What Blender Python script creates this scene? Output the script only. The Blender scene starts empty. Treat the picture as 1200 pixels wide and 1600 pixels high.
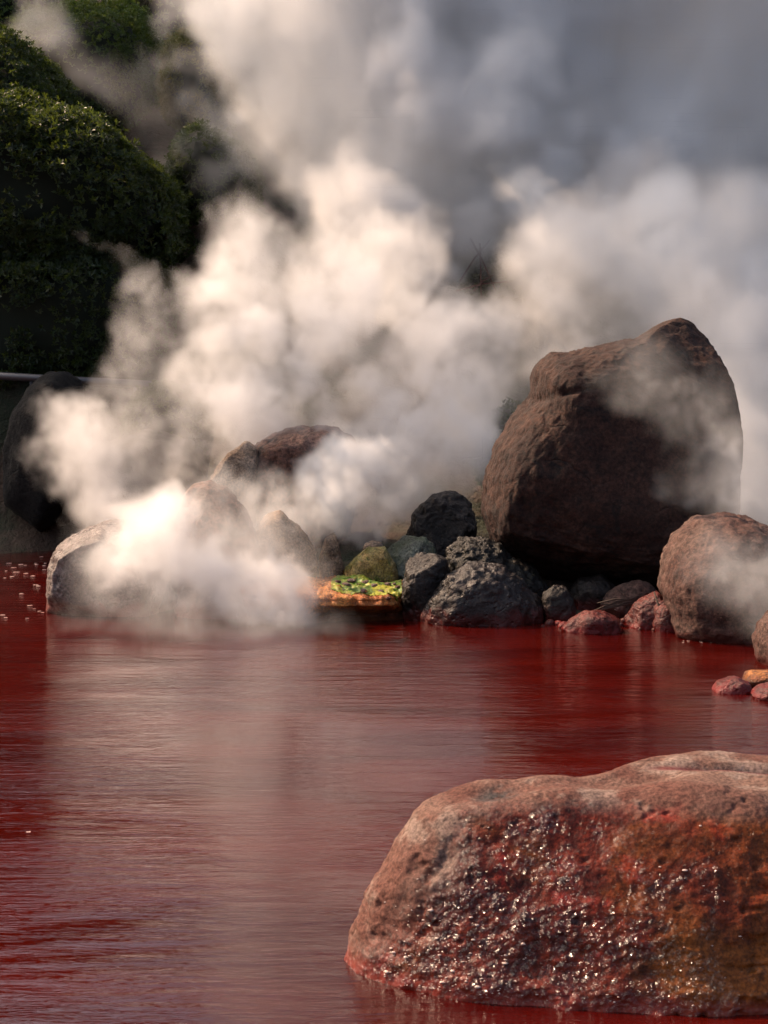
import bpy, math, random, time
import numpy as np
from mathutils import Vector

T0 = time.time()
sc = bpy.context.scene
COL = sc.collection
R = math.radians

# ------------------------------------------------------------------ camera
CAM_H = 2.5
FPX = 2323.0                      # focal length in photo pixels (photo is 1200 x 1600)
PITCH = R(4.92)
cam = bpy.data.cameras.new('camera'); camo = bpy.data.objects.new('camera', cam)
COL.objects.link(camo); sc.camera = camo
camo.location = (0, 0, CAM_H); camo.rotation_euler = (math.pi / 2 - PITCH, 0, 0)
cam.sensor_fit = 'VERTICAL'; cam.sensor_height = 36; cam.lens = 36 * FPX / 1600
cam.clip_start = 0.1; cam.clip_end = 3000
cam.dof.use_dof = True; cam.dof.focus_distance = 14.5; cam.dof.aperture_fstop = 8.0

# ------------------------------------------------------------------ sky and sun
SUN_EL, SUN_AZ = R(44), R(-64)     # azimuth measured from +Y (view direction), negative = left
w = bpy.data.worlds.new('World'); sc.world = w; w.use_nodes = True
wn = w.node_tree; bg = wn.nodes['Background']
sky = wn.nodes.new('ShaderNodeTexSky'); sky.sky_type = 'NISHITA'; sky.sun_disc = False
sky.sun_elevation = SUN_EL; sky.sun_rotation = SUN_AZ
wn.links.new(sky.outputs[0], bg.inputs[0]); bg.inputs[1].default_value = 0.15; sky.dust_density = 7.0; sky.ozone_density = .5
sl = bpy.data.lights.new('sun', 'SUN'); sl.energy = 4.2; sl.angle = R(0.5); sl.color = (1.0, 0.68, 0.45)
so = bpy.data.objects.new('sun', sl); COL.objects.link(so)
sd = Vector((math.sin(SUN_AZ) * math.cos(SUN_EL), math.cos(SUN_AZ) * math.cos(SUN_EL), math.sin(SUN_EL)))
so.rotation_euler = sd.to_track_quat('Z', 'Y').to_euler(); so.location = (-8, 4, 14)

sc.view_settings.view_transform = 'Standard'; sc.view_settings.look = 'None'
sc.view_settings.exposure = 0.56; sc.view_settings.gamma = 1.0
c = sc.cycles
c.max_bounces = 10; c.volume_bounces = 8; c.diffuse_bounces = 3; c.glossy_bounces = 3
c.use_denoising = True; c.denoising_prefilter = 'ACCURATE'; c.use_adaptive_sampling = True; c.adaptive_threshold = 0.02
c.volume_step_rate = 1.0; c.volume_max_steps = 256
c.sample_clamp_indirect = 6.0; c.caustics_reflective = False; c.caustics_refractive = False

# ------------------------------------------------------------------ picture <-> place helpers
def ray(px, py):
    x = (px - 600) / FPX; y = (800 - py) / FPX
    cp, sp = math.cos(PITCH), math.sin(PITCH)
    return (x, cp + y * sp, y * cp - sp)
def at(px, py, Y):
    d = ray(px, py); t = Y / d[1]
    return Vector((d[0] * t, Y, CAM_H + d[2] * t))
def on_water(px, py):
    d = ray(px, py); t = -CAM_H / d[2]
    return Vector((d[0] * t, d[1] * t, 0))
def ppm(Y): return Y / FPX          # metres per photo pixel at depth Y

# ------------------------------------------------------------------ noise at arbitrary points (numpy)
_lat = np.random.default_rng(77).random((64, 64, 64)).astype(np.float32) * 2 - 1
def vnoise(P):
    i = np.floor(P).astype(int); f = P - i; f = f * f * f * (f * (f * 6 - 15) + 10)
    i0 = i & 63; i1 = (i + 1) & 63
    def g(a, b, c_): return _lat[a, b, c_]
    x0, y0, z0 = i0.T; x1, y1, z1 = i1.T; fx, fy, fz = f.T
    a = g(x0, y0, z0) * (1 - fx) + g(x1, y0, z0) * fx; b = g(x0, y1, z0) * (1 - fx) + g(x1, y1, z0) * fx
    c_ = g(x0, y0, z1) * (1 - fx) + g(x1, y0, z1) * fx; d = g(x0, y1, z1) * (1 - fx) + g(x1, y1, z1) * fx
    return (a * (1 - fy) + b * fy) * (1 - fz) + (c_ * (1 - fy) + d * fy) * fz
def fbm(P, s, o=4, gain=.5, ridge=False):
    r = 0; a = 1; t = 0
    P = np.asarray(P, float) * s
    for k in range(o):
        n = vnoise(P + 13.7 * k)
        if ridge: n = 1 - 2 * np.abs(n)
        r = r + a * n; t += a; a *= gain; P = P * 2.03
    return r / t

# ------------------------------------------------------------------ object helpers
def tag(o, label=None, cat=None, group=None, kind=None):
    if label: o['label'] = label
    if cat: o['category'] = cat
    if group: o['group'] = group
    if kind: o['kind'] = kind
    return o
def link(name, me, parent=None):
    o = bpy.data.objects.new(name, me); COL.objects.link(o)
    if parent is not None: o.parent = parent
    return o
def mesh(name, V, F, mats, parent=None, smooth=True, loc=None, mi=None):
    """V: n x 3 world coordinates; the object origin is put at loc (default: bottom centre)"""
    V = np.asarray(V, float)
    me = bpy.data.meshes.new(name)
    if loc is None:
        loc = np.array([V[:, 0].mean(), V[:, 1].mean(), V[:, 2].min()])
        if parent is not None: loc = np.zeros(3)
    loc = np.asarray(loc, float)
    me.from_pydata((V - loc).tolist(), [], F if isinstance(F, list) else F.tolist())
    for m in (mats if isinstance(mats, (list, tuple)) else [mats]): me.materials.append(m)
    me.polygons.foreach_set('use_smooth', [smooth] * len(me.polygons))
    if mi is not None: me.polygons.foreach_set('material_index', mi)
    me.update()
    o = link(name, me, parent); o.location = loc
    if parent is not None: o.location = loc - np.array(parent.location)
    return o
def empty(name, loc):
    o = bpy.data.objects.new(name, None); COL.objects.link(o); o.location = loc; o.empty_display_size = .2
    return o

def tube(path, r, n=10, caps=True):
    """a round bar along a path; r may be a list"""
    P = [Vector(p) for p in path]; V = []; F = []
    rr = r if isinstance(r, (list, tuple)) else [r] * len(P)
    up = Vector((0, 0, 1))
    for i, p in enumerate(P):
        t = (P[min(i + 1, len(P) - 1)] - P[max(i - 1, 0)]).normalized()
        a = t.cross(up)
        if a.length < 1e-3: a = t.cross(Vector((1, 0, 0)))
        a.normalize(); b = t.cross(a)
        for k in range(n):
            an = 2 * math.pi * k / n
            V.append(tuple(p + a * math.cos(an) * rr[i] + b * math.sin(an) * rr[i]))
    for i in range(len(P) - 1):
        for k in range(n):
            F.append([i * n + k, i * n + (k + 1) % n, (i + 1) * n + (k + 1) % n, (i + 1) * n + k])
    if caps:
        F.append(list(range(n))[::-1]); F.append([(len(P) - 1) * n + k for k in range(n)])
    return V, F
def merge(parts):
    V = []; F = []
    for v, f in parts:
        o = len(V); V += [tuple(p) for p in v]; F += [[i + o for i in q] for q in f]
    return V, F

# ------------------------------------------------------------------ materials
class NT:
    def __init__(s, name):
        s.m = bpy.data.materials.new(name); s.m.use_nodes = True; s.t = s.m.node_tree; s.t.nodes.clear()
        s.out = s.n('ShaderNodeOutputMaterial')
    def n(s, ty, **k):
        x = s.t.nodes.new(ty)
        for a, b in k.items(): setattr(x, a, b)
        return x
    def l(s, a, b): s.t.links.new(a, b)
    def val(s, x, sock):
        if isinstance(x, (int, float)): sock.default_value = x
        elif isinstance(x, (tuple, list)): sock.default_value = (*x, 1) if len(x) == 3 and sock.type == 'RGBA' else x
        else: s.l(x, sock)
    def math(s, op, a, b=0, c_=0, clamp=False):
        x = s.n('ShaderNodeMath', operation=op, use_clamp=clamp); s.val(a, x.inputs[0]); s.val(b, x.inputs[1]); s.val(c_, x.inputs[2])
        return x.outputs[0]
    def noise(s, vec, scale, detail=4, rough=.55, dist=0):
        x = s.n('ShaderNodeTexNoise'); s.l(vec, x.inputs['Vector']); x.inputs['Scale'].default_value = scale
        x.inputs['Detail'].default_value = detail; x.inputs['Roughness'].default_value = rough; x.inputs['Distortion'].default_value = dist
        return x.outputs['Fac']
    def vor(s, vec, scale, feature='F1', out='Distance'):
        x = s.n('ShaderNodeTexVoronoi', feature=feature); s.l(vec, x.inputs['Vector']); x.inputs['Scale'].default_value = scale
        return x.outputs[out]
    def ramp(s, fac, lo, hi, a=0.0, b=1.0, clamp=True):
        x = s.n('ShaderNodeMapRange', interpolation_type='SMOOTHSTEP'); s.val(fac, x.inputs[0])
        for i, v in enumerate((lo, hi, a, b)): x.inputs[i + 1].default_value = v
        return x.outputs[0]
    def mix(s, f, a, b):
        x = s.n('ShaderNodeMix', data_type='RGBA'); s.val(f, x.inputs[0]); s.val(a, x.inputs[6]); s.val(b, x.inputs[7])
        return x.outputs[2]
    def bump(s, h, strength, dist, nrm=None):
        x = s.n('ShaderNodeBump'); x.inputs['Strength'].default_value = strength; x.inputs['Distance'].default_value = dist
        s.l(h, x.inputs['Height'])
        if nrm is not None: s.l(nrm, x.inputs['Normal'])
        return x.outputs[0]
    def map(s, vec, sc_):
        x = s.n('ShaderNodeMapping'); s.l(vec, x.inputs[0]); x.inputs['Scale'].default_value = sc_
        return x.outputs[0]

def rock_mat(name, c1, c2, c3=None, wetcol=(.085, .011, .008), wetz=.10, rough=.8, wet=0.0, pits=.5, scale=1.0, green=0.0, crust=0.0, grain=1.0):
    """stone: two mineral colours in patches, c3 lichen or oxide spots, a stained band above the waterline, wet gloss where asked"""
    s = NT(name); geo = s.n('ShaderNodeNewGeometry'); P = geo.outputs['Position']
    oi = s.n('ShaderNodeObjectInfo')
    off = s.n('ShaderNodeVectorMath', operation='SCALE'); off.inputs[0].default_value = (31, 17, 23); s.l(oi.outputs['Random'], off.inputs['Scale'])
    ad = s.n('ShaderNodeVectorMath', operation='ADD'); s.l(P, ad.inputs[0]); s.l(off.outputs[0], ad.inputs[1]); Q = ad.outputs[0]
    n1 = s.noise(Q, 1.6 * scale, 6, .62, .6); n2 = s.noise(Q, 9 * scale, 5, .6); n3 = s.noise(Q, 42 * scale, 3, .6); n4 = s.noise(Q, 4.2 * scale, 5, .65, 1.0)
    col = s.mix(s.ramp(n1, .38, .64), c1, c2)
    if c3: col = s.mix(s.ramp(n4, .54, .68), col, c3)
    sp = s.ramp(n2, .30, .48, 1, 0)
    col = s.mix(s.math('MULTIPLY', sp, .55), col, tuple(x * .35 for x in c1))
    col = s.mix(s.math('MULTIPLY', s.ramp(n3, .58, .72), .35), col, tuple(min(1, x * 1.9) for x in c2))
    gsp = s.ramp(s.noise(Q, 26 * scale, 8, .72), .36, .64, .45, 1.6)
    gm = s.n('ShaderNodeVectorMath', operation='SCALE'); s.l(col, gm.inputs[0]); s.l(gsp, gm.inputs['Scale']); col = gm.outputs[0]
    wq = s.n('ShaderNodeVectorMath', operation='ADD'); s.l(Q, wq.inputs[0]); wn_ = s.n('ShaderNodeTexNoise'); s.l(Q, wn_.inputs['Vector']); wn_.inputs['Scale'].default_value = 3 * scale; wsc = s.n('ShaderNodeVectorMath', operation='SCALE'); s.l(wn_.outputs['Color'], wsc.inputs[0]); wsc.inputs['Scale'].default_value = .35 / scale; s.l(wsc.outputs[0], wq.inputs[1])
    ck = s.n('ShaderNodeTexVoronoi', feature='DISTANCE_TO_EDGE'); s.l(wq.outputs[0], ck.inputs['Vector']); ck.inputs['Scale'].default_value = 1.7 * scale
    crack = s.math('MULTIPLY', s.ramp(ck.outputs['Distance'], .0, .035, 1, 0), s.ramp(n1, .45, .6))
    col = s.mix(s.math('MULTIPLY', crack, .4), col, tuple(x * .25 for x in c1))
    col = s.mix(s.math('MULTIPLY', s.ramp(s.noise(Q, 2.7 * scale, 7, .7, .3), .56, .66), .5), col, tuple(min(1, x * 1.7) for x in c2))
    sep = s.n('ShaderNodeSeparateXYZ'); s.l(P, sep.inputs[0]); z = sep.outputs[2]
    nz = s.math('MULTIPLY_ADD', s.math('SUBTRACT', n4, .5), .35, z)
    band = s.ramp(nz, wetz * .4, wetz + .05, 1, 0)
    col = s.mix(s.math('MULTIPLY', band, .85), col, wetcol)
    if green: col = s.mix(s.math('MULTIPLY', s.ramp(s.noise(Q, 3.1, 4), .45, .6), green), col, (.06, .10, .01))
    b = s.n('ShaderNodeBsdfPrincipled')
    wetm = s.math('MAXIMUM', s.math('MULTIPLY', band, .8), s.math('MULTIPLY', s.ramp(n4, .35, .6), wet), clamp=True)
    s.l(s.math('MULTIPLY_ADD', wetm, -(rough - .26), rough), b.inputs['Roughness']); b.inputs['Specular IOR Level'].default_value = .36
    s.l(col, b.inputs['Base Color'])
    pit = s.vor(Q, 11 * scale); pit2 = s.ramp(pit, 0.0, .33)
    h = s.math('ADD', s.math('MULTIPLY', n2, .6), s.math('MULTIPLY', n3, .22))
    h = s.math('ADD', h, s.math('MULTIPLY', pit2, .35 * pits))
    h = s.math('ADD', h, s.math('MULTIPLY', s.noise(Q, 120 * scale, 2), .07 * grain))
    h = s.math('SUBTRACT', h, s.math('MULTIPLY', crack, .12))
    nb = s.bump(h, .9, .05)
    s.l(nb, b.inputs['Normal'])
    s.l(b.outputs[0], s.out.inputs[0])
    return s.m

# ------------------------------------------------------------------ rock shapes
def ico(n):
    import bmesh
    bm = bmesh.new(); bmesh.ops.create_icosphere(bm, subdivisions=n, radius=1)
    V = np.array([v.co[:] for v in bm.verts]); F = [[v.index for v in f.verts] for f in bm.faces]; bm.free()
    return V, F
_ico = {}
def outline_rock(name, pts, Y, depth, mat, label, seed=1, sub=5, rough=.06, facets=7, cut=.82, lean=0.0, fdir=(1, 1.6, .9), group=None, fine=.012, cat='rock', box=.55, parent=None, grooves=(), crag=.018):
    """a solid stone whose outline seen from the pool side is the polygon pts (photo pixels) at distance Y"""
    if sub not in _ico: _ico[sub] = ico(sub)
    U, F = _ico[sub]; U = U.copy()
    W = np.array([at(x, y, Y)[:] for x, y in pts]); X = W[:, 0]; Z = W[:, 2]
    cx, cz = (X.min() + X.max()) / 2, (Z.min() + Z.max()) / 2
    # radius as a function of the angle round the outline
    A = np.linspace(-math.pi, math.pi, 361); rad = np.zeros(361)
    n = len(X)
    for k, a in enumerate(A):
        dx, dz = math.cos(a), math.sin(a); best = 0
        for i in range(n):
            x1, z1, x2, z2 = X[i] - cx, Z[i] - cz, X[(i + 1) % n] - cx, Z[(i + 1) % n] - cz
            ex, ez = x2 - x1, z2 - z1; den = dx * ez - dz * ex
            if abs(den) < 1e-9: continue
            t = (x1 * ez - z1 * ex) / den; u = (x1 * dz - z1 * dx) / den
            if 0 <= u <= 1 and t > best: best = t
        rad[k] = best
    ker = np.array([1, 2, 3, 2, 1.]) / 9
    rad = np.convolve(np.concatenate([rad[-3:-1], rad, rad[1:3]]), ker, 'same')[2:-2]
    S = np.sqrt(U[:, 0] ** 2 + U[:, 2] ** 2); ang = np.arctan2(U[:, 2], U[:, 0])
    r = np.interp(ang, A, rad)
    Sb = S ** box                                    # fuller sides than an ellipsoid
    rg = np.random.default_rng(seed)
    P = np.stack([np.cos(ang) * r * Sb, U[:, 1] * depth, np.sin(ang) * r * Sb], 1)
    sz = np.array([r.mean(), depth, r.mean()])
    mean = float(r.mean())
    # flat broken faces, mostly on the side turned to the pool and the back, so the outline is kept
    for k in range(facets):
        nv = rg.normal(size=3) * fdir; nv /= np.linalg.norm(nv)
        h = (P @ nv).max() * rg.uniform(cut, cut + .12)
        d = P @ nv - h; m = d > 0
        P[m] -= np.outer(d[m] * .93, nv)
    n1 = fbm(P + seed * 9.1, 1.5 / mean, 4); n2 = fbm(P + seed * 5.3, 5 / mean, 4, .55, True)
    nrm = U / np.linalg.norm(U, axis=1)[:, None]
    cav = np.clip(fbm(P + seed * 3.3, 2.6 / mean, 3) - .26, 0, 1)
    P += nrm * (mean * rough * (n1 * 1.3 + n2 * .55) - mean * rough * 2.2 * cav)[:, None]
    P += nrm * (fine * fbm(P + seed, 14, 3) + crag * mean * (fbm(P + seed * 2, 9 / mean, 4, .6, True) - .2))[:, None]
    for (gx1, gy1, gx2, gy2, gd, gw) in grooves:
        a_, b_ = at(gx1, gy1, Y), at(gx2, gy2, Y); q = np.stack([P[:, 0] + cx, P[:, 2] + cz], 1); e_ = np.array([b_.x - a_.x, b_.z - a_.z]); t_ = np.clip(((q - (a_.x, a_.z)) @ e_) / (e_ @ e_), 0, 1)
        dd = np.linalg.norm(q - (a_.x, a_.z) - t_[:, None] * e_ + .03 * np.stack([fbm(P, 5, 3), fbm(P + 7, 5, 3)], 1), axis=1)
        P -= nrm * (gd * np.exp(-(dd / gw) ** 2) * (P[:, 1] < depth * .3))[:, None]
    P[:, 1] += lean * P[:, 2]
    P += (cx, Y, cz)
    o = mesh(name, P, F, mat, parent)
    if label: tag(o, label, cat, group)
    return o

print('helpers', time.time() - T0)
SHADE_TREES = [(-12.5,33.6,9.5,23,4.6,81,'tallest leafy tree on the hillside left of the pool'),(-13.2,27.6,3,10.0,3.2,83,'lower leafy tree nearest the dark bank left of the pool'),(-12.5,32.6,9,19,3.4,84,'medium leafy tree between the lower and the tallest tree left of the pool')]

# ------------------------------------------------------------------ water
def water_mat():
    s = NT('red_water'); geo = s.n('ShaderNodeNewGeometry'); P = geo.outputs['Position']
    b = s.n('ShaderNodeBsdfPrincipled')
    mott = s.noise(s.map(P, (.22, .8, 1)), 1.1, 6, .65, 1.2)
    s.l(s.mix(s.ramp(mott, .3, .7), (.030, .0010, .0005), (.058, .0030, .0014)), b.inputs['Base Color'])
    b.inputs['Roughness'].default_value = .05; b.inputs['IOR'].default_value = 1.45
    r1 = s.noise(s.map(P, (1.1, 6.5, 1)), 1.6, 3, .55, .4)
    r2 = s.noise(s.map(P, (2.2, 11, 1)), 3.2, 3, .6, .8)
    rot = s.n('ShaderNodeMapping'); s.l(P, rot.inputs[0]); rot.inputs['Rotation'].default_value = (0, 0, R(9)); rot.inputs['Scale'].default_value = (1.2, 5.5, 1)
    r3 = s.noise(rot.outputs[0], 8, 2, .5, .5)
    h = s.math('ADD', s.math('MULTIPLY', r1, 1.0), s.math('ADD', s.math('MULTIPLY', r2, .30), s.math('MULTIPLY', r3, .13)))
    calm = s.ramp(s.noise(s.map(P, (.35, .7, 1)), .8, 3, .6, .8), .32, .66, .30, 1.25)
    r0 = s.noise(s.map(P, (.5, 1.7, 1)), 1.0, 3, .55, 1.0)
    h = s.math('ADD', h, s.math('MULTIPLY', r0, .32))
    h = s.math('MULTIPLY', h, calm)
    s.l(s.bump(h, 1.0, WAVE), b.inputs['Normal']); s.l(b.outputs[0], s.out.inputs[0])
    return s.m
WAVE = .011
o = mesh('water', [(-70, -12, 0), (70, -12, 0), (70, 60, 0), (-70, 60, 0)], [[0, 1, 2, 3]], water_mat(), loc=(0, 0, 0))
tag(o, kind='structure')

# ------------------------------------------------------------------ ground: pond floor, banks and the slope behind
def soil_mat():
    s = NT('dark_soil'); geo = s.n('ShaderNodeNewGeometry'); P = geo.outputs['Position']
    n1 = s.noise(P, .7, 6, .65); n2 = s.noise(P, 6, 5, .6); n3 = s.noise(P, 25, 3)
    col = s.mix(s.ramp(n1, .4, .6), (.060, .034, .022), (.020, .026, .010))
    col = s.mix(s.math('MULTIPLY', s.ramp(n2, .5, .7), .6), col, (.09, .06, .045))
    b = s.n('ShaderNodeBsdfPrincipled'); s.l(col, b.inputs['Base Color']); b.inputs['Roughness'].default_value = .9
    s.l(s.bump(s.math('ADD', n2, s.math('MULTIPLY', n3, .4)), 1, .12), b.inputs['Normal']); s.l(b.outputs[0], s.out.inputs[0])
    return s.m
def sstep(x, a, b):
    t = np.clip((x - a) / (b - a), 0, 1); return t * t * (3 - 2 * t)
def ground_z(x, y):
    right = sstep(x, -3.0, -1.6)
    shore = 22.3 * (1 - right) + 15.9 * right
    shore = shore - 3.0 * sstep(x, 3.6, 5.5)
    d = y - shore
    z = np.where(d < 0, np.clip(d * .5, -.7, 0), np.minimum(d * .22, .55))
    bank = 2.3 * sstep(d, .2, 1.1) * (1 - right)                         # dark retaining bank on the far left
    top = 23.6 * (1 - right) + 19.5 * right
    sl_ = np.clip(y - top, 0, 40)
    hill = sl_ * (.80 * (1 - right) + .58 * right) - np.clip(sl_ - 14, 0, 40) * .45 * (1 - right)
    return z + bank + hill
xs = np.linspace(-60, 60, 301); ys = np.concatenate([np.linspace(-12, 12, 30, endpoint=False), np.linspace(12, 40, 141), np.linspace(41, 90, 30)])
gx, gy = np.meshgrid(xs, ys, indexing='ij')
gz = ground_z(gx, gy)
G = np.stack([gx.ravel(), gy.ravel(), gz.ravel()], 1)
amp = np.clip((G[:, 1] - 15) / 8, .1, 1)
G[:, 2] += amp * (.35 * fbm(G, .5, 4) + .18 * fbm(G, 2.2, 3, .5, True))
ny = len(ys)
i = np.arange(len(xs) - 1)[:, None] * ny + np.arange(ny - 1)[None, :]
GF = np.stack([i, i + ny, i + ny + 1, i + 1], -1).reshape(-1, 4)
tag(mesh('ground', G, GF, soil_mat(), loc=(0, 0, 0)), kind='structure')

# ------------------------------------------------------------------ stones
M_big = rock_mat('red_brown_stone', (.020, .0068, .0040), (.042, .018, .011), (.008, .0045, .0036), rough=.86, wetz=.02, pits=.25, scale=.8)
M_pink = rock_mat('pinkish_stone', (0.0558, 0.0234, 0.0171), (0.0945, 0.0540, 0.0414), (0.0360, 0.0171, 0.0135), rough=.85, wetz=.10, wetcol=(.07, .014, .010), pits=.4)
M_grey = rock_mat('wet_grey_stone', (0.0135, 0.0097, 0.0083), (0.0338, 0.0255, 0.0225), (0.0255, 0.0135, 0.0097), rough=.62, wet=.95, wetz=.13, wetcol=(.085, .012, .009), pits=.9, scale=1.3)
M_black = rock_mat('black_crusty_stone', (0.0075, 0.0060, 0.0045), (0.0188, 0.0142, 0.0097), (0.0180, 0.0142, 0.0053), rough=.6, wet=.7, wetz=.13, pits=1, scale=1.8)
M_dark = rock_mat('dark_stone', (0.0083, 0.0053, 0.0041), (0.0203, 0.0135, 0.0105), None, rough=.7, wet=.4, wetz=.13, pits=.6)
M_bank = rock_mat('bank_stone', (.006, .005, .0045), (.012, .010, .008), None, rough=.95, wet=0.0, wetz=.05)
M_red = rock_mat('red_stained_stone', (0.0750, 0.0112, 0.0090), (0.1275, 0.0338, 0.0277), (0.0450, 0.0060, 0.0060), rough=.5, wet=.9, wetz=.05, wetcol=(.16, .012, .012), pits=.5, scale=1.6)
M_green = rock_mat('greenish_stone', (0.0510, 0.0527, 0.0408), (0.1190, 0.1275, 0.0978), (0.0765, 0.0510, 0.0340), rough=.6, wet=.6, wetz=.13, pits=.5, green=.25, scale=1.5)
M_algae = rock_mat('algae_stump_stone', (.20, .12, .03), (.38, .27, .10), (.10, .12, .015), rough=.6, wet=.5, wetz=.0, pits=.5, green=.5, scale=2)
M_tan = rock_mat('sulphur_stone', (.17, .11, .07), (.28, .20, .14), (.12, .07, .04), rough=.8, wet=.2, wetz=.03, wetcol=(.18, .05, .03), scale=1.4)
M_rust = rock_mat('rusty_stone', (.09, .035, .022), (.20, .11, .08), (.035, .024, .022), rough=.75, wet=.4, wetz=.03, scale=.9)
M_orange = rock_mat('orange_stone', (.36, .10, .018), (.58, .24, .06), (.20, .04, .015), rough=.6, wet=.5, wetz=.13, wetcol=(.045, .008, .005), scale=2.2, pits=.8)
M_leftb = rock_mat('wet_pale_stone', (0.0960, 0.0680, 0.0600), (0.1920, 0.1520, 0.1360), (0.0720, 0.0480, 0.0440), rough=.5, wet=1, wetz=.16, wetcol=(.16, .025, .015), scale=1.2)

big = outline_rock('boulder', [(752,800),(757,745),(775,702),(805,655),(832,618),(838,575),(860,555),(893,553),(930,541),(1000,530),(1036,506),(1062,496),(1078,498),(1104,524),(1128,572),(1145,640),(1151,700),(1148,790),(1125,860),(1050,915),(960,935),(880,925),(810,885),(768,845)],
    17.0, 1.05, M_big, 'huge reddish brown boulder towering over the stones at the pool edge', 3, sub=7, rough=.030, facets=8, cut=.74, box=.32, lean=.12, fine=.014, crag=.016, fdir=(.35, 1.6, .35), grooves=[(822,628,870,612,.045,.04),(870,612,935,604,.04,.03),(838,640,850,700,.03,.04),(935,600,960,560,.03,.05),(1000,640,1070,760,.06,.10)], cat='boulder')
outline_rock('boulder', [(1034,920),(1039,880),(1058,840),(1090,812),(1130,804),(1170,808),(1215,828),(1262,870),(1275,930),(1250,1000),(1180,1030),(1080,1030),(1044,985)],
    14.9, .75, M_pink, 'rounded pinkish boulder half veiled by steam at the right edge', 12, sub=6, rough=.05, facets=4, cat='boulder', fine=.015)
outline_rock('rock', [(1180,1000),(1187,975),(1205,955),(1240,940),(1290,960),(1300,1040),(1270,1070),(1200,1055),(1184,1030)], 13.25, .35, M_pink,
    'small rounded red rock cut off by the right edge below the pinkish boulder', 21, sub=5)
outline_rock('flat_stone', [(1112,1078),(1122,1066),(1150,1058),(1172,1066),(1176,1084),(1150,1094),(1118,1090)], 12.0, .17, M_red,
    'flat wet dark red stone, leftmost of the three barely above the water', 22, sub=4, rough=.10, group='flat stones breaking the water at the right')
outline_rock('flat_stone', [(1158,1066),(1166,1052),(1192,1048),(1230,1050),(1260,1062),(1255,1082),(1180,1082)], 12.25, .20, M_orange,
    'flat orange brown stone, hindmost of three barely above the water', 23, sub=4, rough=.10, group='flat stones breaking the water at the right')
outline_rock('flat_stone', [(1172,1084),(1186,1072),(1215,1066),(1260,1070),(1270,1090),(1220,1102),(1180,1096)], 11.75, .18, M_red,
    'flat pinkish red wet stone at the frame edge, nearest of three low in water', 24, sub=4, rough=.10, group='flat stones breaking the water at the right')
# stones at the foot of the huge boulder
outline_rock('rock', [(652,948),(668,922),(700,896),(735,882),(775,885),(812,903),(838,930),(852,958),(848,995),(760,1010),(670,1000),(656,972)], 15.75, .5, M_grey,
    'broad wet grey rock glistening at the water line left of the huge boulder', 31, sub=6, rough=.10, fine=.03, facets=6)
outline_rock('rock', [(697,880),(702,858),(722,846),(752,843),(782,852),(800,872),(802,905),(760,925),(712,915)], 16.35, .35, M_black,
    'rough black rock sitting behind the broad wet grey rock', 32, sub=6, rough=.14, fine=.035)
outline_rock('rock', [(745,905),(765,880),(800,872),(835,890),(858,925),(850,960),(800,960),(760,940)], 16.35, .35, M_black,
    'crusty black rock in the shade between the wet grey rock and the huge boulder', 33, sub=5, rough=.12, fine=.03)
outline_rock('rock', [(846,950),(850,928),(866,916),(884,918),(897,935),(900,965),(890,985),(855,985)], 15.6, .16, M_dark,
    'small dark rounded rock standing alone in front of the huge boulder', 34, sub=5, rough=.09)
outline_rock('rock', [(940,950),(948,928),(968,914),(998,907),(1020,912),(1032,932),(1030,960),(980,970),(945,966)], 16.0, .22, M_pink,
    'brown rounded rock behind the red stained stones at the foot of the huge boulder', 35, sub=5, rough=.08)
outline_rock('rock', [(978,968),(985,950),(1005,933),(1025,925),(1040,935),(1046,965),(1040,1000),(1000,1000),(984,988)], 15.2, .20, M_red,
    'red stained wet stone leaning beside the veiled pinkish boulder', 36, sub=5, rough=.09)
outline_rock('rock', [(1018,975),(1024,950),(1036,940),(1058,940),(1075,975),(1060,1005),(1028,1000)], 15.0, .16, M_red,
    'small dark red stone wedged against the left foot of the pinkish boulder', 37, sub=4, rough=.09)
outline_rock('rock', [(878,982),(892,966),(915,955),(945,956),(966,966),(974,984),(955,996),(900,998)], 14.95, .22, M_red,
    'low bright red stone lying in the water in front of the small dark rock', 38, sub=5, rough=.08)
outline_rock('rock', [(890,925),(905,905),(940,900),(962,915),(965,950),(930,965),(895,955)], 16.3, .22, M_dark,
    'dark stone in deep shade right under the huge boulder', 39, sub=5, rough=.09)
# stones round the steaming ledge
outline_rock('rock', [(628,965),(628,912),(636,876),(650,858),(668,862),(700,876),(712,912),(704,965),(670,995),(636,990)], 15.8, .25, M_dark,
    'dark wedge shaped rock with a sharp lit left edge beside the algae ledge', 41, sub=6, rough=.06, facets=9, cut=.68, box=.35)
outline_rock('rock', [(597,868),(615,850),(636,833),(660,836),(678,850),(688,882),(684,925),(640,945),(602,910)], 17.1, .38, M_green,
    'flat topped grey green rock behind the dark wedge shaped rock', 42, sub=6, rough=.06, facets=8, cut=.7)
outline_rock('rock', [(632,850),(645,800),(664,778),(696,769),(722,774),(741,800),(756,850),(740,900),(650,900)], 18.1, .45, M_dark,
    'round dark rock looming in the steam above the grey green rock', 44, sub=6, rough=.09, facets=10, cut=.72, box=.4)
outline_rock('rock', [(497,880),(503,850),(512,826),(520,828),(530,850),(540,890),(536,925),(505,925)], 16.9, .14, M_tan,
    'thin pointed pale rock standing upright in the steam behind the ledge', 44, sub=5, rough=.05, facets=6, cut=.7)
outline_rock('rock', [(384,868),(396,838),(414,812),(440,800),(468,822),(490,862),(500,905),(440,935),(390,915)], 16.6, .4, M_tan,
    'pale yellow edged rock half lost in bright steam left of the pointed rock', 45, sub=5, rough=.08, facets=8, cut=.7)
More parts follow.
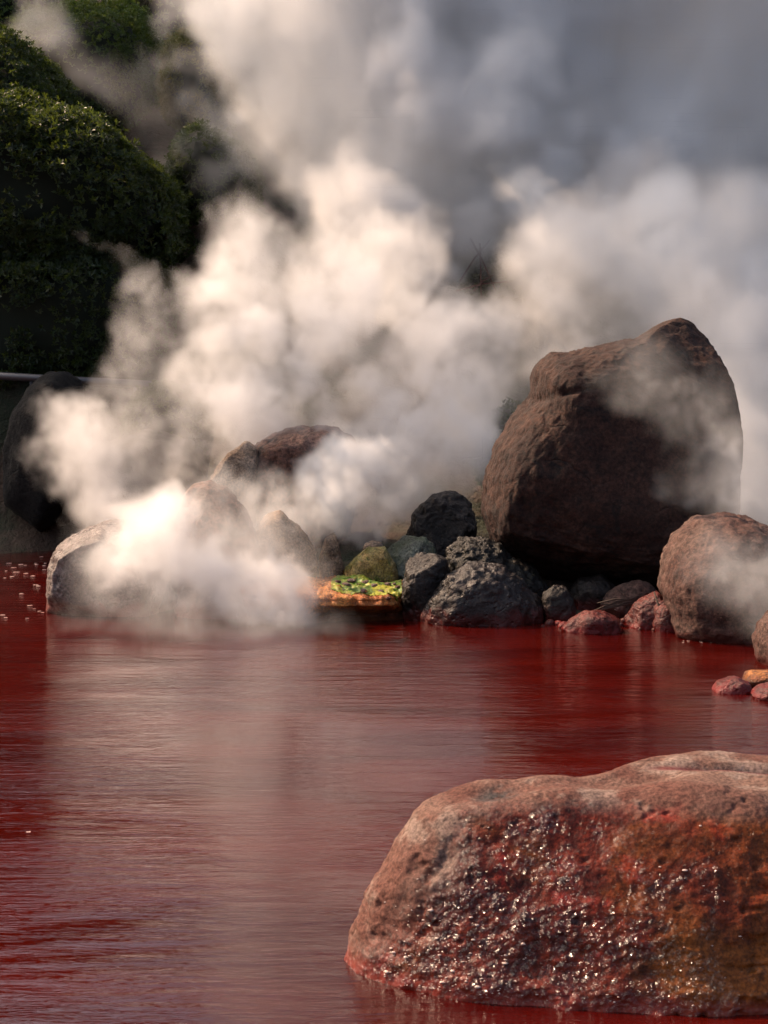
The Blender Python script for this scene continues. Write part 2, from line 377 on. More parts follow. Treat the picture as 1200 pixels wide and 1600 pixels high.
outline_rock('rock', [(262,880),(272,820),(286,772),(300,755),(328,750),(352,762),(378,790),(402,840),(410,900),(340,935),(275,925)], 16.5, .4, M_rust,
    'blunt peaked rock with a lit left side and dark right side in the steam', 46, sub=6, rough=.06, facets=8, cut=.68, box=.45)
outline_rock('rock', [(376,800),(380,740),(398,700),(430,680),(470,668),(520,668),(566,690),(560,760),(540,850),(480,890),(395,870)], 18.6, .7, M_rust,
    'large rusty red rock deep in the steam behind the blunt peaked rock', 47, sub=6, rough=.08, facets=8, cut=.7)
outline_rock('rock', [(318,790),(332,745),(358,710),(385,690),(402,700),(404,760),(395,850),(340,870)], 18.2, .5, M_tan,
    'sloping pale rock leaning on the large rusty rock, brightly lit', 48, sub=6, rough=.07, facets=8, cut=.7)
outline_rock('boulder', [(81,930),(83,880),(95,853),(125,832),(170,815),(225,822),(268,860),(285,920),(290,985),(200,1005),(110,995),(84,975)], 16.5, .8, M_leftb,
    'wet pale grey boulder with a red foot, at the left end of the steam', 49, sub=6, rough=.05, facets=8, cut=.72, box=.4, cat='boulder')
outline_rock('rock', [(270,950),(290,915),(330,900),(375,905),(410,930),(420,975),(350,1000),(280,995)], 16.1, .4, M_leftb,
    'low pale rock under the densest steam beside the wet pale grey boulder', 50, sub=5, rough=.08)
outline_rock('boulder', [(10,700),(24,645),(50,605),(78,584),(105,582),(126,600),(142,670),(132,780),(70,830),(15,790)], 22.7, .9, M_bank,
    'dark rounded boulder on the far left bank in front of the metal pipe', 51, sub=5, rough=.06, cat='boulder')
outline_rock('boulder', [(130,720),(160,690),(230,672),(300,690),(340,740),(345,850),(250,880),(150,860)], 21.5, 1.3, M_dark,
    'dim boulder on the bank seen through thin steam behind the blunt peaked rock', 52, sub=5, rough=.07, cat='boulder')

rg = random.Random(19)
for k in range(15):
    px = rg.choice([840, 862, 868, 905, 930, 968, 1030]) + rg.gauss(0, 16); Yk = rg.uniform(14.95, 15.6); z_ = at(px, 900, Yk); pw = 0.0
    r_ = .022 + .075 * rg.random() ** 2; cpy = 800 + FPX * math.tan(math.atan((CAM_H - pw - r_ * .3) / Yk) - PITCH); q = r_ / ppm(Yk)
    pts = [(px + math.cos(a_) * q * rg.uniform(.8, 1.35), cpy + math.sin(a_) * q * rg.uniform(.6, .95)) for a_ in [i * math.pi / 4.5 for i in range(9)]]
    outline_rock('stone', pts, Yk, r_, [M_dark, M_black, M_red, M_dark][k % 4], 'small wet stone wedged among the bigger rocks along the pool edge', 100 + k, sub=3, rough=.10, group='small stones wedged along the pool edge', cat='stone')
# algae stump with its cap stone, and the ledge in front of it
st = outline_rock('rock', [(534,920),(538,892),(552,868),(572,852),(602,854),(618,880),(624,917),(610,960),(545,960)], 16.8, .3, M_algae,
    'yellow brown stump shaped rock streaked with green algae on top of the ledge', 55, sub=6, rough=.05, facets=6, cut=.75, box=.35)
outline_rock('stone', [(566,858),(570,849),(582,845),(596,848),(602,858),(596,866),(574,866)], 16.8, .08, M_tan,
    'small pale stone lying on the algae streaked stump shaped rock', 56, sub=4, rough=.08, cat='stone')

def loft(rings, nu=260, nv=120):
    """smooth surface through closed contours; each ring is a list of (x, y, z)"""
    def resample(ring):
        P = np.array(ring); P = np.vstack([P, P[:1]])
        d = np.r_[0, np.cumsum(np.linalg.norm(np.diff(P[:, :2], axis=0), axis=1) + 1e-6)]
        t = np.linspace(0, d[-1], nu, endpoint=False)
        Q = np.stack([np.interp(t, d, P[:, k]) for k in range(3)], 1)
        w_ = max(1, nu // 60)
        for _ in range(3):
            Q = (np.roll(Q, w_, 0) + Q * 2 + np.roll(Q, -w_, 0)) / 4
        return Q
    K = [resample(r) for r in rings]; n = len(K)
    K = [K[0]] + K + [K[-1]]
    V = []
    for v in np.linspace(0, n - 1 - 1e-6, nv):
        i = int(v); t = v - i; a, b, c_, d = K[i], K[i + 1], K[i + 2], K[min(i + 3, n + 1)]
        V.append(.5 * ((2 * b) + (-a + c_) * t + (2 * a - 5 * b + 4 * c_ - d) * t * t + (-a + 3 * b - 3 * c_ + d) * t ** 3))
    V = np.concatenate(V); F = []
    for j in range(nv - 1):
        for k in range(nu):
            F.append([j * nu + k, j * nu + (k + 1) % nu, (j + 1) * nu + (k + 1) % nu, (j + 1) * nu + k])
    V = np.vstack([V, V[-nu:].mean(0)]); e = len(V) - 1
    for k in range(nu): F.append([(nv - 1) * nu + k, (nv - 1) * nu + (k + 1) % nu, e])
    return V, F
def vnormals(V, F):
    N = np.zeros_like(V); Q = np.array([f[:3] for f in F])
    n = np.cross(V[Q[:, 1]] - V[Q[:, 0]], V[Q[:, 2]] - V[Q[:, 0]])
    for k in range(3): np.add.at(N, Q[:, k], n)
    return N / (np.linalg.norm(N, axis=1)[:, None] + 1e-12)
def shrink(ring, f, z, c_=None):
    P = np.array(ring); m = P.mean(0) if c_ is None else np.array(c_)
    Q = m + (P - m) * f; Q[:, 2] = z; return Q.tolist()

# steaming ledge
X0 = lambda px, Y: (px - 600) / FPX * Y
base = [(X0(372,15.6),15.75,-.3),(X0(420,15.5),15.5,-.3),(X0(500,15.45),15.4,-.3),(X0(560,15.4),15.38,-.3),(X0(622,15.45),15.42,-.3),(X0(640,15.9),15.9,-.3),(X0(636,16.5),16.7,-.3),(X0(560,16.8),17.1,-.3),(X0(430,16.7),17.0,-.3),(X0(370,16.2),16.3,-.3)]
rings = [base, shrink(base, 1.0, .02), shrink(base, 1.0, .10), shrink(base, .985, .18), shrink(base, .965, .235), shrink(base, .92, .270), shrink(base, .6, .30), shrink(base, .3, .31)]
LV, LF = loft(rings, 240, 70)
LN = vnormals(LV, LF)
LV += LN * (.085 * fbm(LV, 3.2, 4) + .045 * fbm(LV * (1, 1, .35), 14, 3, .5, True))[:, None]
undercut = np.clip(.14 - np.abs(LV[:, 2] - .05), 0, 1) * np.clip((LV[:, 0] + .8) * 3, 0, 1)
LV[:, 1] += undercut * 2.2 * (LV[:, 1] < 15.9)
ledge = empty('rock_ledge', (LV[:, 0].mean(), LV[:, 1].mean(), -.3))
tag(ledge, 'low orange ledge with a bright green algae top at the water line', 'rock ledge')
mesh('ledge_rock', LV, LF, M_orange, ledge)
# algae mat: a thin skin of its own lying on the ledge top
def algae_mat():
    s = NT('green_algae'); geo = s.n('ShaderNodeNewGeometry'); P = geo.outputs['Position']
    n1 = s.noise(s.map(P, (1, .6, 1)), 5, 5, .6, .6); n2 = s.noise(P, 28, 4)
    col = s.mix(s.ramp(n1, .42, .62), (.09, .17, .007), (.33, .33, .025))
    col = s.mix(s.math('MULTIPLY', s.ramp(n2, .52, .68), .7), col, (.28, .16, .04))
    b = s.n('ShaderNodeBsdfPrincipled'); s.l(col, b.inputs['Base Color']); b.inputs['Roughness'].default_value = .38
    s.l(s.bump(s.math('ADD', n1, s.math('MULTIPLY', n2, .5)), 1, .03), b.inputs['Normal']); s.l(b.outputs[0], s.out.inputs[0])
    return s.m
ax_ = np.linspace(X0(515, 15.6), X0(628, 16), 70); ay_ = np.linspace(15.38, 16.6, 70)
AX, AY = np.meshgrid(ax_, ay_, indexing='ij')
from mathutils.bvhtree import BVHTree
bvh = BVHTree.FromPolygons([tuple(v) for v in LV], LF)
AV = []
for x, y in zip(AX.ravel(), AY.ravel()):
    h = bvh.ray_cast(Vector((x, y, 2)), Vector((0, 0, -1)))
    AV.append((x, y, (h[0].z if h[0] else 0)))
AV = np.array(AV); AV[:, 2] += .010 + .012 * fbm(AV, 9, 3)
edge = fbm(AV, 4, 3) * .25
keep = ((AV[:, 1] > 15.52 + edge * .4) & (AV[:, 2] > .2) & (AV[:, 0] > X0(512, 15.9) + edge * .5)).reshape(AX.shape)
AF = []; n_ = len(ay_)
for a in range(len(ax_) - 1):
    for b_ in range(n_ - 1):
        if keep[a, b_] and keep[a + 1, b_] and keep[a + 1, b_ + 1] and keep[a, b_ + 1]:
            AF.append([a * n_ + b_, (a + 1) * n_ + b_, (a + 1) * n_ + b_ + 1, a * n_ + b_ + 1])
mesh('algae_mat', AV, AF, algae_mat(), ledge)

# pebbles on the ledge
rg = random.Random(5)
U4, F4 = ico(3)
peb_pos = [(528,911),(541,915),(549,909),(560,914),(572,912),(585,917),(597,911),(606,914),(616,913),(607,936),(595,926),(568,925),(621,919),(536,923)]
wh = rock_mat('white_pebble', (.42, .38, .33), (.6, .56, .5), None, wetz=-1, rough=.5, wet=.5, scale=4); gr = rock_mat('brown_pebble', (.12, .08, .05), (.22, .16, .11), None, wetz=-1, rough=.5, wet=.5, scale=4)
for k, (px, py) in enumerate(peb_pos):
    d = ray(px, py); h = bvh.ray_cast(Vector((0, 0, CAM_H)), Vector(d).normalized())
    if not h[0]: continue
    r_ = rg.uniform(.018, .038); P = U4 * (r_ * rg.uniform(1, 1.5), r_, r_ * .75)
    P = P * (1 + .25 * fbm(U4 + k * 3, 1.3, 2))[:, None] + np.array(h[0]) + (0, 0, r_ * .3)
    tag(mesh('pebble', P, F4, wh if k % 3 else gr), 'tiny wet pebble lying on the green algae ledge', 'pebble', 'pebbles scattered on the algae ledge')

# ------------------------------------------------------------------ foreground boulder
base = [(-.19,6.37,0),(-.16,6.2,0),(-.08,6.07,0),(.10,5.95,0),(.25,5.87,0),(.42,5.80,0),(.75,5.73,0),(1.1,5.70,0),(1.5,5.72,0),(2.0,5.85,0),(2.3,6.3,0),(2.25,6.9,0),(1.8,7.35,0),(1.2,7.25,0),(.85,6.95,0),(.5,6.85,0),(.15,6.75,0),(-.08,6.6,0)]
sh = [(.13,6.38,.67),(.17,6.30,.68),(.24,6.24,.70),(.34,6.22,.71),(.52,6.22,.725),(.75,6.22,.73),(1.1,6.22,.735),(1.5,6.20,.74),(1.95,6.2,.72),(2.1,6.4,.72),(2.05,6.8,.73),(1.72,7.02,.75),(1.25,6.86,.74),(1.0,6.66,.72),(.74,6.62,.74),(.50,6.60,.73),(.30,6.56,.73),(.17,6.48,.69)]
def lerp(a, b, t, zb=0, out=0):
    A_, B_ = np.array(a), np.array(b); Q = A_ + (B_ - A_) * t
    m = A_.mean(0); dirv = Q - m; dirv[:, 2] = 0; dirv /= np.linalg.norm(dirv, axis=1)[:, None]
    Q += dirv * out; Q[:, 2] = B_[:, 2] * zb; return Q.tolist()
b0 = [(x, y, -.45) for x, y, z in shrink(base, 1.05, -.45)]
rings = [b0, base, lerp(base, sh, .16, .22, .0), lerp(base, sh, .40, .50, .01), lerp(base, sh, .72, .80, .0), lerp(base, sh, .95, .95, .0),
         [(x, y, z * 1.01) for (x, y, _), (_, _, z) in zip(shrink(sh, .80, 0), sh)], [(x, y, z * 1.03) for (x, y, _), (_, _, z) in zip(shrink(sh, .5, 0), sh)], [(x, y, .75) for x, y, z in shrink(sh, .2, 0)]]
BV, BF = loft(rings, 560, 300)
BN = vnormals(BV, BF)
if BN[len(BN) // 2][2] < 0 and BN[-1][2] < 0: BN = -BN
side = np.clip(1 - BN[:, 2], 0, 1)
side = np.clip(side * 1.6, 0, 1)
disp = .050 * fbm(BV, 1.5, 3) + .012 * fbm(BV, 5, 4, .55, True) * (.3 + side) + .005 * fbm(BV, 17, 3)
pit = np.clip(fbm(BV + 4, 6.5, 2) - .5, 0, 1) * .10 + np.clip(fbm(BV + 9, 19, 2) - .48, 0, 1) * .07
disp -= pit * (.3 + .5 * side)
disp += side * (.013 * fbm(BV * (1, 1, 1.6) + 3, 8, 4) + .006 * fbm(BV + 8, 26, 3))
BV += BN * disp[:, None]
# saddle between the front crest and the rear lobe, and the hollows that hold red water
def dimple(x, y, rx, ry, dep, rot=0):
    dx, dy = BV[:, 0] - x, BV[:, 1] - y; c_, s_ = math.cos(rot), math.sin(rot)
    u, v = (dx * c_ + dy * s_) / rx, (-dx * s_ + dy * c_) / ry
    BV[:, 2] -= dep * np.exp(-(u * u + v * v)) * (BV[:, 2] > .4)
dimple(.95, 6.45, .20, .10, .03);  dimple(1.66, 6.66, .30, .050, .075, .04)
dimple(.52, 6.40, .10, .06, .02); dimple(1.2, 6.5, .1, .05, .03); dimple(1.25, 6.75, .06, .03, .04); dimple(1.05, 6.78, .05, .03, .03)
def fore_mat():
    s = NT('foreground_stone'); geo = s.n('ShaderNodeNewGeometry'); P = geo.outputs['Position']
    n1 = s.noise(P, 2.2, 6, .6, .7); n2 = s.noise(P, 11, 5, .62); n3 = s.noise(P, 55, 3, .6); n4 = s.noise(P, 4.6, 5, .62, 1.2)
    sep = s.n('ShaderNodeSeparateXYZ'); s.l(P, sep.inputs[0]); X, Y_, Z = sep.outputs
    # dry crust: tan to salmon, grey lichen patch, dark pores
    dry = s.mix(s.ramp(n1, .36, .62), (.102, .042, .031), (.142, .082, .062))
    dry = s.mix(s.math('MULTIPLY', s.ramp(s.noise(P, 3.3, 4, .6), .52, .62), .5), dry, (.26, .20, .165))
    dry = s.mix(s.math('MULTIPLY', s.ramp(n2, .36, .24), .8), dry, (.07, .03, .025))
    gx_ = s.math('ADD', s.math('POWER', s.math('MULTIPLY', s.math('SUBTRACT', X, .50), 8), 2), s.math('POWER', s.math('MULTIPLY', s.math('SUBTRACT', Y_, 6.38), 8), 2))
    patch = s.math('MULTIPLY', s.ramp(gx_, .1, 1.1, 1, 0), s.ramp(n2, .33, .5))
    dry = s.mix(patch, dry, (.055, .048, .045))
    # wet iron stained face
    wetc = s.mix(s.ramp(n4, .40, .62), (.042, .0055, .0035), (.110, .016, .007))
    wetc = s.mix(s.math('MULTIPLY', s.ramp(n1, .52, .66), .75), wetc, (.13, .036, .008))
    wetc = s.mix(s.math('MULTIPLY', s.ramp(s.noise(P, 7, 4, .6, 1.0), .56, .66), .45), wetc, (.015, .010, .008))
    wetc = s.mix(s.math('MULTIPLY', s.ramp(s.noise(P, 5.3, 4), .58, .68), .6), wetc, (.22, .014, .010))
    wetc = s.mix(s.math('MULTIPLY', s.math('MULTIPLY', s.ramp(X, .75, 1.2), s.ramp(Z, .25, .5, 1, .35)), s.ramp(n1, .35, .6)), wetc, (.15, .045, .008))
    # where it is wet: the side turned to the pool, below the crest, further right the more
    nrm = s.n('ShaderNodeSeparateXYZ'); s.l(geo.outputs['Normal'], nrm.inputs[0])
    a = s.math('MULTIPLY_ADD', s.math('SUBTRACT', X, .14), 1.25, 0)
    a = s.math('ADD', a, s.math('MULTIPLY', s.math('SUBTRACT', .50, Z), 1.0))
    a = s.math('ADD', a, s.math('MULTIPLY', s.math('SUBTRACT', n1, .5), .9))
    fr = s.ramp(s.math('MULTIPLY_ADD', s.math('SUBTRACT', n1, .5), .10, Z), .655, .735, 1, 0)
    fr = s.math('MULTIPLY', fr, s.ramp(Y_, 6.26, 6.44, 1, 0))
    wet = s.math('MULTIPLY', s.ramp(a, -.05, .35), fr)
    foot = s.ramp(s.math('MULTIPLY_ADD', s.math('SUBTRACT', n4, .5), .12, Z), .02, .09, 1, 0)
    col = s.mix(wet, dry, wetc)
    gm = s.n('ShaderNodeVectorMath', operation='SCALE'); s.l(col, gm.inputs[0]); s.l(s.ramp(s.noise(P, 60, 8, .72), .36, .64, .55, 1.45), gm.inputs['Scale']); col = gm.outputs[0]
    pool = s.math('MULTIPLY', s.ramp(s.math('ADD', s.math('POWER', s.math('MULTIPLY', s.math('SUBTRACT', X, 1.62), 2.2), 2), s.math('POWER', s.math('MULTIPLY', s.math('SUBTRACT', Y_, 6.62), 13), 2)), .4, 1.1, 1, 0), .9)
    col = s.mix(pool, col, (.11, .008, .008))
    col = s.mix(s.math('MULTIPLY', foot, .8), col, (.20, .030, .020))
    b = s.n('ShaderNodeBsdfPrincipled'); s.l(col, b.inputs['Base Color'])
    allwet = s.math('MAXIMUM', s.math('MAXIMUM', wet, foot), pool)
    s.l(s.math('MULTIPLY_ADD', allwet, -.42, .82), b.inputs['Roughness'])
    h = s.math('ADD', s.math('MULTIPLY', n2, .5), s.math('MULTIPLY', n3, .25))
    s.l(s.bump(h, .55, .03), b.inputs['Normal'])
    # film of water over the wet part: fine bumpy skin that glints where the sun finds it
    b.inputs['Coat IOR'].default_value = 1.40
    b.inputs['Coat Roughness'].default_value = .13
    b.inputs['Specular IOR Level'].default_value = .15
    cl = s.math('ADD', s.noise(P, 5.5, 3, .55), s.math('MULTIPLY', s.math('SUBTRACT', .62, X), .16))
    cl = s.math('ADD', cl, s.math('MULTIPLY', s.math('SUBTRACT', .3, Z), .20))
    s.l(s.math('MULTIPLY', allwet, s.ramp(cl, .37, .50, .06, 1)), b.inputs['Coat Weight'])
    v = s.vor(P, 42, 'SMOOTH_F1'); hc = s.math('ADD', s.math('MULTIPLY', v, -.9), s.math('MULTIPLY', s.noise(P, 24, 3, .6), 1.0))
    s.l(s.bump(hc, 1.0, .05), b.inputs['Coat Normal'])
    s.l(b.outputs[0], s.out.inputs[0])
    return s.m
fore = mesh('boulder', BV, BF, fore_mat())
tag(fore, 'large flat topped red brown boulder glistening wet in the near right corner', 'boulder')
print('rocks', time.time() - T0)

# white mineral grains stuck on the wet face
fb = BVHTree.FromPolygons([tuple(v) for v in BV], BF)
rg = random.Random(11); GV = []; GFc = []
wm = NT('white_mineral'); b = wm.n('ShaderNodeBsdfPrincipled'); b.inputs['Base Color'].default_value = (.55, .42, .36, 1); b.inputs['Roughness'].default_value = .25; wm.l(b.outputs[0], wm.out.inputs[0]); WM = wm.m
U2, F2 = ico(2)
for k in range(170):
    if rg.random() < .8: px = 600 + abs(rg.gauss(0, 150)); py = 1540 - abs(rg.gauss(0, 60)) - (px - 600) * .05 + (px - 600) * .15
    else: px = rg.uniform(620, 1180); py = rg.uniform(1290, 1560)
    h = fb.ray_cast(Vector((0, 0, CAM_H)), Vector(ray(px, py)).normalized())
    if not h[0] or h[0].z < .015: continue
    r_ = rg.uniform(.002, .005) if rg.random() < .9 else rg.uniform(.006, .010)
    q = np.array([[rg.uniform(.7, 1.8), rg.uniform(.7, 1.3), rg.uniform(.3, .7)]]) * (1 + .5 * fbm(U2 + k, 1.6, 2))[:, None]
    GV.append((U2 * q * r_ + np.array(h[0])).tolist()); GFc.append(F2)
v_, f_ = merge(list(zip(GV, GFc)))
go_ = mesh('mineral_grains', v_, f_, WM, fore); go_['kind'] = 'stuff'

# ------------------------------------------------------------------ floating foam
fm = NT('foam'); b = fm.n('ShaderNodeBsdfPrincipled'); b.inputs['Base Color'].default_value = (.42, .30, .26, 1); b.inputs['Roughness'].default_value = .6; fm.l(b.outputs[0], fm.out.inputs[0]); FM = fm.m
flecks = [(10,892),(26,894),(39,896),(50,900),(58,882),(72,880),(56,880),(33,882),(40,883),(22,887),(70,884),(7,903),(20,901),(58,916),(56,914),(74,938),(79,940),(49,946),(54,951),(62,955),(66,957),(4,961),(10,965),(43,966),(35,928),(78,912),(69,890),(14,880),(65,870),(80,887)]
rg = random.Random(3)
def fleck(px, py, r_, lab, grp):
    p = on_water(px, py); parts = []
    for k in range(rg.randint(2, 4)):
        q = (r_ * rg.uniform(.5, 1.3), r_ * rg.uniform(.6, 1.5), r_ * .12)
        parts.append((U2 * q * (1 + .5 * fbm(U2 + px + k, 1.5, 2))[:, None] + np.array([p.x + rg.uniform(-1, 1) * r_ * .9, p.y + rg.uniform(-.6, .6) * r_, r_ * .03]), F2))
    v_, f_ = merge(parts); tag(mesh('foam_fleck', v_, f_, FM), lab, 'foam', grp)
for px, py in flecks:
    fleck(px, py, rg.uniform(.012, .026), 'small pale fleck of foam floating on dark red water far left', 'foam flecks left of the wet pale boulder')
fleck(45, 1300, .008, 'single tiny white fleck floating alone on open red water at left', None)
for px in (99, 104, 109, 116, 121, 126):
    fleck(px, 960 + rg.uniform(-.6, .6), .014, 'bright foam dot in a row along the foot of the wet pale boulder', 'foam row at the foot of the pale boulder')
for k in range(14):
    px = rg.choice([1062, 1068, 1075, 1088, 1105, 1120, 1128, 1150, 1156, 1163, 1170, 1178, 1112, 1096]) + rg.uniform(-2, 2)
    fleck(px, 1003 + rg.uniform(-1.5, 1.5), .009, 'tiny foam bubble at the water line of the veiled pinkish boulder', 'foam bubbles below the pinkish boulder')

# ------------------------------------------------------------------ pipe, rail and twigs
pm = NT('dull_metal'); b = pm.n('ShaderNodeBsdfPrincipled'); b.inputs['Base Color'].default_value = (.10, .095, .10, 1); b.inputs['Roughness'].default_value = .45; b.inputs['Metallic'].default_value = .6; pm.l(b.outputs[0], pm.out.inputs[0]); PM = pm.m
A_, B_ = at(-160, 578, 22.9), at(420, 612, 22.9)
pp = empty('metal_pipe', (A_ + B_) / 2 * Vector((1, 1, 0)) + Vector((0, 0, 1.8)) if False else ((A_.x + B_.x) / 2, 22.9, 2.0))
tag(pp, 'long grey metal pipe running level above the dark left bank', 'pipe')
v, f = tube([tuple(A_), tuple((A_ + B_) / 2), tuple(B_)], .062, 14); mesh('pipe', v, f, PM, pp)
for t in (.08, .36, .64, .92):
    q = A_.lerp(B_, t)
    v, f = tube([(q.x, q.y, 1.4), (q.x, q.y, q.z)], .03, 8); mesh('post', v, f, PM, pp)
rp = empty('guard_rail', (at(260, 20, 36).x, 36, 9.5)); tag(rp, 'dark guard rail along the path at the top of the slope', 'railing')
for py in (-8, 4, 14):
    A_, B_ = at(60, py, 36), at(460, py + 1, 36); v, f = tube([tuple(A_), tuple(B_)], .04, 8); mesh('rail', v, f, PM, rp)
for k in range(5):
    q = at(70 + k * 92, -12, 36); v, f = tube([(q.x, q.y, 9.0), tuple(q)], .045, 8); mesh('post', v, f, PM, rp)
tw = NT('twig_bark'); b = tw.n('ShaderNodeBsdfPrincipled'); b.inputs['Base Color'].default_value = (.05, .032, .022, 1); b.inputs['Roughness'].default_value = .8; tw.l(b.outputs[0], tw.out.inputs[0]); TW = tw.m
rg = random.Random(8); parts = []
for k in range(9):
    a = at(rg.uniform(925, 960), rg.uniform(942, 955), 15.5); b_ = at(rg.uniform(985, 1012), rg.uniform(930, 948), 15.5)
    m_ = (a + b_) / 2 + Vector((0, 0, rg.uniform(.0, .03))); parts.append(tube([tuple(a), tuple(m_), tuple(b_)], [.006, .009, .004], 6))
v, f = merge(parts); tag(mesh('driftwood', v, f, TW), 'dark twigs caught between the low red stone and the brown rock', 'driftwood')
v, f = tube([tuple(at(1022, 925, 15.0)), tuple(at(1030, 950, 14.95)), tuple(at(1033, 985, 14.9))], [.008, .012, .008], 6)
tag(mesh('stick', v, f, TW), 'short dark stick leaning in the gap beside the veiled pinkish boulder', 'stick')

# ------------------------------------------------------------------ foliage
def leaf_mat(name, c1, c2, c3, tr=.35):
    s = NT(name); geo = s.n('ShaderNodeNewGeometry'); rnd = geo.outputs['Random Per Island']
    n1 = s.noise(geo.outputs['Position'], 1.1, 3)
    col = s.mix(s.ramp(rnd, .1, .9), c1, c2); col = s.mix(s.math('MULTIPLY', s.ramp(n1, .48, .62), .7), col, c3)
    b = s.n('ShaderNodeBsdfPrincipled'); s.l(col, b.inputs['Base Color']); b.inputs['Roughness'].default_value = .42
    t = s.n('ShaderNodeBsdfTranslucent'); s.l(s.mix(.5, col, (.20, .26, .03)), t.inputs[0])
    mx = s.n('ShaderNodeMixShader'); mx.inputs[0].default_value = tr; s.l(b.outputs[0], mx.inputs[1]); s.l(t.outputs[0], mx.inputs[2])
    s.l(mx.outputs[0], s.out.inputs[0]); return s.m
LM = leaf_mat('dark_green_leaves', (.007, .017, .003), (.019, .038, .006), (.030, .042, .006))
LM2 = leaf_mat('fresh_green_leaves', (.025, .052, .009), (.050, .092, .016), (.06, .08, .014))
LM3 = leaf_mat('yellowing_leaves', (.06, .056, .013), (.09, .082, .016), (.10, .056, .014))
def leaves(P, N, rgn, size, per=5):
    """whorls of folded leaves: P sites, N outward directions"""
    n = len(P); k = per
    up = N + rgn.normal(0, .35, N.shape); up /= np.linalg.norm(up, axis=1)[:, None]
    ref = rgn.normal(size=N.shape); a = np.cross(up, ref); a /= np.linalg.norm(a, axis=1)[:, None]; b_ = np.cross(up, a)
    V = []
    for j in range(k):
        th = 2 * math.pi * j / k + rgn.uniform(-.4, .4, n); tilt = rgn.uniform(.2, 1.0, n)
        out = a * np.cos(th)[:, None] + b_ * np.sin(th)[:, None]; sd_ = -a * np.sin(th)[:, None] + b_ * np.cos(th)[:, None]
        d = out * np.cos(tilt)[:, None] + up * np.sin(tilt)[:, None]; nn = np.cross(d, sd_)
        L = (size * rgn.uniform(.7, 1.25, n))[:, None]
        tip = P + d * L; mid = P + d * L * .55 + nn * L * .06
        l = mid + sd_ * L * .20 + nn * L * .05; r_ = mid - sd_ * L * .20 + nn * L * .05
        V.append(np.stack([P, l, tip, r_], 1))
    V = np.concatenate(V).reshape(-1, 3); q = np.arange(len(V) // 4)[:, None] * 4
    F = np.concatenate([q + (0, 1, 2), q + (0, 2, 3)])
    return V, F
bush_cache = []
def shrub(name, pts, Y, depth, mat, label, seed, dens=420, size=.085, cat='shrub', group=None, core=.80):
    """clipped mound: a leafy skin several leaves deep over dark twigs, silhouette from pts at distance Y"""
    if 4 not in _ico: _ico[4] = ico(4)
    W = np.array([at(x, y, Y)[:] for x, y in pts]); X = W[:, 0]; Z = W[:, 2]
    cx, cz = (X.min() + X.max()) / 2, (Z.min() + Z.max()) / 2
    A = np.arctan2(Z - cz, X - cx); r0 = np.hypot(X - cx, Z - cz); o_ = np.argsort(A); A = A[o_]; r0 = r0[o_]
    A = np.r_[A - 2 * math.pi, A, A + 2 * math.pi]; r0 = np.r_[r0, r0, r0]
    rgn = np.random.default_rng(seed)
    def surf(U):
        S = np.hypot(U[:, 0], U[:, 2]); a = np.arctan2(U[:, 2], U[:, 0]); r = np.interp(a, A, r0)
        Sb = S ** .6; P = np.stack([np.cos(a) * r * Sb, U[:, 1] * depth, np.sin(a) * r * Sb], 1)
        m = r0.mean(); P *= (1 + .16 * fbm(P + seed * 3, 2.2 / m, 3) + (.10 * fbm(P + seed, 1.7, 3) + .05 * fbm(P + seed, 5, 2)) * 1.6 / max(m, 1))[:, None]
        return P
    area = 2.2 * math.pi * r0.mean() * max(depth, r0.mean())
    n = int(area * dens)
    U = rgn.normal(size=(n, 3)); U /= np.linalg.norm(U, axis=1)[:, None]
    U = U[(U[:, 2] > -.75) & (U[:, 1] < .75)]
    P = surf(U); N = P / (r0.mean() ** 2, depth ** 2, r0.mean() ** 2); N /= np.linalg.norm(N, axis=1)[:, None]; N[:, 2] += .35
    sh_ = 1 - np.abs(rgn.normal(0, .05, len(P))) + (rgn.random(len(P)) < .06) * rgn.uniform(.02, .09, len(P))
    P = P * sh_[:, None] + (cx, Y, cz)
    V, F = leaves(P, N, rgn, size)
    root = empty(name, (cx, Y, W[:, 2].min())); tag(root, label, cat, group)
    mesh('foliage', V, F, mat, root, smooth=False)
    Uc, Fc = _ico[4]; C = surf(Uc) * core + (cx, Y, cz); C += .10 * rgn.normal(size=C.shape) * .3
    mesh('branches', C, Fc, TWG, root)
    return root
tg = NT('dense_twigs'); b = tg.n('ShaderNodeBsdfPrincipled'); b.inputs['Base Color'].default_value = (.010, .014, .006, 1); b.inputs['Roughness'].default_value = 1; tg.l(b.outputs[0], tg.out.inputs[0]); TWG = tg.m
shrub('clipped_shrub', [(-150,60),(-60,45),(10,58),(60,85),(95,120),(130,190),(150,300),(60,360),(-120,360)], 27.5, 2.0, LM, 'dark rounded shrub at the far left, rising behind the largest mound', 61)
shrub('clipped_shrub', [(-180,200),(-90,160),(0,150),(60,158),(110,180),(170,208),(225,245),(265,285),(297,335),(290,390),(230,430),(60,470),(-150,460)], 25.2, 2.0, LM, 'largest dark clipped mound, its right shoulder edged with sunlit leaves', 62, dens=520, size=.095)
shrub('clipped_shrub', [(-160,430),(-60,405),(60,400),(150,398),(220,395),(258,402),(285,440),(280,520),(240,590),(60,610),(-150,600)], 24.4, 1.3, LM, 'lowest dark hedge mound just above the metal pipe', 63)
shrub('clipped_shrub', [(25,75),(60,40),(110,20),(165,15),(215,28),(245,60),(262,120),(265,200),(230,280),(140,290),(70,180)], 31, 2.4, LM2, 'green topped mound high on the slope dimmed by drifting steam', 64, dens=380)
shrub('clipped_shrub', [(256,110),(262,75),(285,52),(312,46),(338,60),(352,100),(360,160),(345,220),(290,230),(264,170)], 28.5, 1.1, LM3, 'yellowish shrub right of the steam dimmed mound', 65, dens=520)
